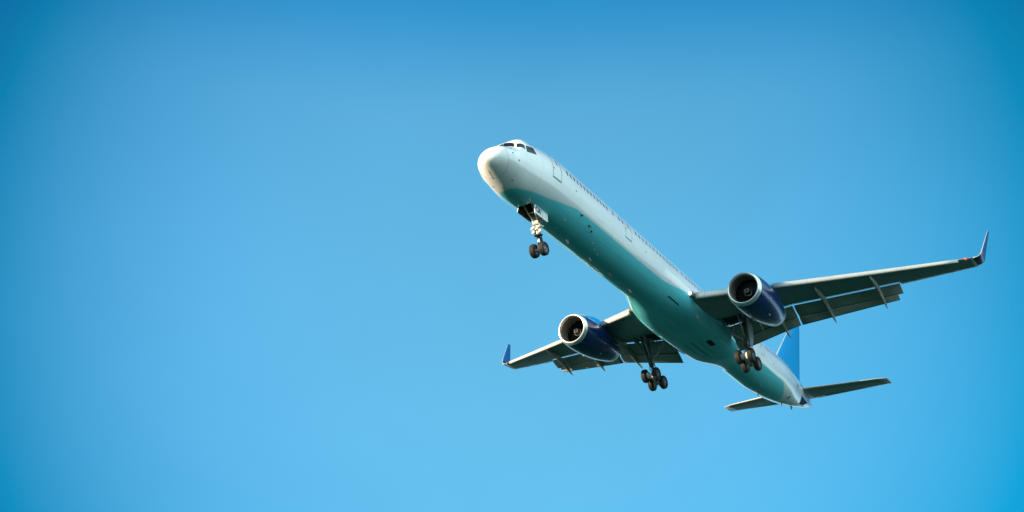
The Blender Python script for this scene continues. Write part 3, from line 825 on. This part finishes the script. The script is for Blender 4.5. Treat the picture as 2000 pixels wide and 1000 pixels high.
for y in (.2, -.2):
    mb.tube(V(4.15, y * 1.4, -1.5), V(4.75, y * 1.1, -2.05), .045, .04, 10); mb.tube(V(4.75, y * 1.1, -2.05), top + dn * 1.05 + V(-.05, y * .5, 0), .04, .045, 10)
mb.tube(V(4.75, -.25, -2.05), V(4.75, .25, -2.05), .035, .035, 10); mb.build('drag_brace', 'gear', ng)
mb = MB()     # torque links behind
a, b, c = top + dn * 1.66 + V(.12, 0, 0), top + dn * 2.0 + V(.42, 0, 0), axl - dn * .18 + V(.08, 0, 0)
for y in (.1, -.1):
    mb.tube(a + V(0, y, 0), b + V(0, y * .3, 0), .035, .03, 8); mb.tube(c + V(0, y, 0), b + V(0, y * .3, 0), .035, .03, 8)
mb.build('torque_link', 'hose', ng)
mb = MB()     # steering cylinders and collar
q = top + dn * 1.28
for y in (.17, -.17): mb.tube(q + V(-.16, y - .16, 0), q + V(-.16, y + .16, .02), .075, .075, 12)
mb.lathe([(-.14, .16), (-.12, .2), (.12, .2), (.14, .16)], q, dn, 18)
mb.tube(q + V(-.12, -.42, -.03), q + V(-.12, .42, -.03), .05, .05, 10)
mb.box(q + V(-.18, 0, .30), (.2, .42, .26), 0, None, .04); mb.box(q + V(-.06, .24, .45), (.2, .16, .3), 0, None, .04); mb.box(q + V(-.06, -.24, .45), (.2, .16, .3), 0, None, .04)
mb.box(q + V(0, -.2, -.28), (.16, .14, .22), 0, None, .03)
for y, z_, w_ in ((.0, .62, .30), (.2, .78, .16), (-.2, .72, .18), (.14, 1.0, .14), (-.16, .98, .16)):
    mb.box(top + dn * z_ + V(-.14, y, 0), (.22, w_, .2), 0, Matrix.Rotation(.25 * (1 if y > 0 else -1), 3, 'X'), .04)
mb.tube(top + dn * .5 + V(-.1, .28, 0), top + dn * 1.25 + V(-.16, .2, 0), .05, .05, 10); mb.tube(top + dn * .5 + V(-.1, -.28, 0), top + dn * 1.25 + V(-.16, -.2, 0), .05, .05, 10)
mb.build('steering_unit', 'gear', ng)
for y in (.22, -.22):
    mb = MB(); c = top + dn * 1.56 + V(-.22, y, 0)
    mb.lathe([(0, .001), (0, .085), (-.02, .095), (.08, .10), (.16, .05), (.17, .001)], c, V(1, 0, 0), 18); mb.build('taxi_light', 'gear', ng)
mb = MB()
for k in range(7):
    y = -.18 + .06 * k; mb.path([top + dn * .5 + V(-.1 + .04 * (k % 3), y, 0), top + dn * 1.0 + V(-.2 + .06 * (k % 2), y * 1.3, 0), top + dn * 1.5 + V(-.14, y * .9, 0), top + dn * (1.9 + .1 * (k % 3)) + V(.08 + .02 * k, y * .6, 0)], .014, 6)
mb.box(top + dn * 1.72 + V(-.02, 0, 0), (.3, .5, .06), 0, None, .02); mb.box(top + dn * 1.95 + V(.12, .1, 0), (.1, .12, .3), 0, None, .02)
mb.build('hydraulic_hose', 'hose', ng)
# nose gear doors with the lettering
def letters(txt, size):
    cu = bpy.data.curves.new('tmp', 'FONT'); cu.body = txt; cu.size = size; cu.align_x = 'CENTER'; cu.align_y = 'CENTER'; cu.offset = size * .06
    o = bpy.data.objects.new('tmp', cu); COL.objects.link(o)
    dg = bpy.context.evaluated_depsgraph_get(); me = bpy.data.meshes.new_from_object(o.evaluated_get(dg))
    vs = [v.co.copy() for v in me.vertices]; fs = [list(p.vertices) for p in me.polygons]
    bpy.data.objects.remove(o); bpy.data.meshes.remove(me); bpy.data.curves.remove(cu)
    return vs, fs
for sg in (1, -1):
    mb = MB()
    pts = [(4.22, -1.86), (5.60, -1.82), (5.66, -1.90), (5.56, -2.42), (5.48, -2.50), (4.14, -2.50)] if sg > 0 else [(4.12, -1.78), (5.60, -1.78), (5.66, -1.84), (5.56, -2.10), (5.48, -2.16), (4.10, -2.16)]
    def dp(s, z, o): k = (z + 1.84) / -.66; return V(s, sg * (.50 + .10 * k + o), z)
    mb.loft([[dp(s, z, -.02) for s, z in pts], [dp(s, z, .02) for s, z in pts]], 0, True, True, True, smooth=False)
    mb.add([dp(s, z, -.024) for s, z in pts], [list(range(6))], 2, False)
    if sg > 0: mb.add([dp(4.98, -1.85, .024), dp(5.0, -1.85, .024), dp(4.95, -2.49, .024), dp(4.93, -2.49, .024)], [[0, 1, 2, 3]], 1, False)
    vs, fs = letters('OI', .52)
    if sg > 0: mb.add([dp(4.55 + x * 1.0 * sg, -2.16 + y * .95, .025) for x, y, z in vs], fs, 1, False)
    mb.build('gear_door', ['trim', 'text', 'well'], ng, label='white nose gear door with dark lettering' if sg > 0 else 'plain white nose gear door')
    mb = MB(); mb.box(V(5.1, sg * .4, -1.95), (.5, .025, .1)); mb.tube(V(5.0, sg * .44, -1.6), V(5.0, sg * .5, -2.2), .02, .02, 8); mb.build('door_link', 'hose', ng)

# main gear
def build_main(sg):
    Q = (lambda m: m) if sg > 0 else mirror
    mb = MB(); top, piv = V(27.55, 3.85, -.95), V(28.0, 3.70, -4.12)
    dn = (piv - top).normalized()
    mb.tube(top, top + dn * 1.9, .19, .165, 20); mb.tube(top + dn * 1.85, top + dn * 2.1, .20, .20, 20)
    mb.tube(top + V(-.8, .15, .05), top + V(.7, -.1, .05), .12, .12, 14)
    g = Q(mb).build('main_gear', 'gearm', plane)
    mb = MB(); mb.tube(top + dn * 2.05, piv - dn * .3, .11, .11, 16); Q(mb).build('shock_piston', 'steel', g)
    tilt = R(15); bx = Vector((-cos(tilt), 0, -sin(tilt)))      # aft along the bogie, tail low
    mb = MB(); mb.tube(piv - dn * .35, piv + dn * .08, .13, .15, 16); mb.tube(piv - bx * .66, piv + bx * .66, .10, .10, 16)
    for k in (-1, 1): mb.tube(piv + bx * .58 * k - V(0, .46, 0), piv + bx * .58 * k + V(0, .46, 0), .075, .075, 14)
    Q(mb).build('bogie_beam', 'gear', g)
    for k in (-1, 1):
        for y in (-.455, .455):
            t, h = tyre_mesh(piv + bx * .58 * k + V(0, y, 0), (0, 1, 0), .51, .37)
            Q(t).build('tyre', 'tyre', g); Q(h).build('wheel_rim', ['hub', 'black'], g)
    # brake rods and assemblies between the wheels
    mb = MB()
    for k in (-1, 1):
        for y in (-.2, .2):
            mb.lathe([(-.08, .20), (-.08, .25), (.08, .25), (.08, .20)], piv + bx * .58 * k + V(0, y, 0), (0, 1, 0), 16)
            for i in range(6):
                a = 2 * pi * i / 6; p = piv + bx * .58 * k + V(cos(a) * .19, y * .55, sin(a) * .19); mb.tube(p, p + V(0, y * .25, 0), .045, .045, 8)
        mb.tube(piv + bx * .58 * k + V(0, .12, -.15), piv + V(0, .12, .25), .03, .03, 8)
    Q(mb).build('brake_unit', 'gear', g)
    mb = MB()     # side brace folding to the body, drag strut forward
    kn = V(27.6, 2.85, -2.05)
    mb.tube(V(27.5, 2.25, -1.1), kn, .06, .06, 12); mb.tube(kn, top + dn * 1.75, .065, .06, 12)
    mb.tube(kn + V(-.06, 0, 0), V(27.6, 3.2, -1.1), .03, .03, 8)
    mb.tube(V(26.6, 3.75, -1.1), top + dn * 1.8 + V(-.1, 0, 0), .06, .05, 12)
    Q(mb).build('side_brace', 'gearm', g)
    mb = MB(); a, b, c = top + dn * 1.95 + V(.18, 0, 0), top + dn * 2.45 + V(.5, 0, 0), piv - dn * .2 + V(.15, 0, 0)
    for y in (.12, -.12):
        mb.tube(a + V(0, y, 0), b + V(0, y * .3, 0), .045, .04, 8); mb.tube(c + V(0, y, 0), b + V(0, y * .3, 0), .045, .04, 8)
    Q(mb).build('torque_link', 'gearm', g)
    mb = MB()
    for k in range(4):
        o = V(-.2, -.1 + .07 * k, 0); mb.path([top + dn * .4 + o, top + dn * 1.2 + o * 1.15, top + dn * 2.0 + o, top + dn * 2.5 + o * 1.4, piv + V(-.2 + .1 * k, -.1, .1)], .02, 6)
    mb.box(top + dn * 2.12 + V(-.15, 0, 0), (.18, .3, .2), 0, None, .03)
    Q(mb).build('hydraulic_hose', 'hose', g)
    # strut door, outboard of the leg
    mb = MB(); P = [V(27.0, 4.22, -1.05), V(28.0, 4.26, -1.05), V(28.45, 4.1, -2.2), V(28.4, 3.98, -3.05), V(27.95, 3.98, -3.1), V(27.45, 4.1, -2.2)]
    mb.loft([[p + V(0, -.02, 0) for p in P], [p + V(0, .02, 0) for p in P]], 0, True, True, True, smooth=False)
    Q(mb).build('gear_door', 'wing', g)
    return g
build_main(1); build_main(-1)
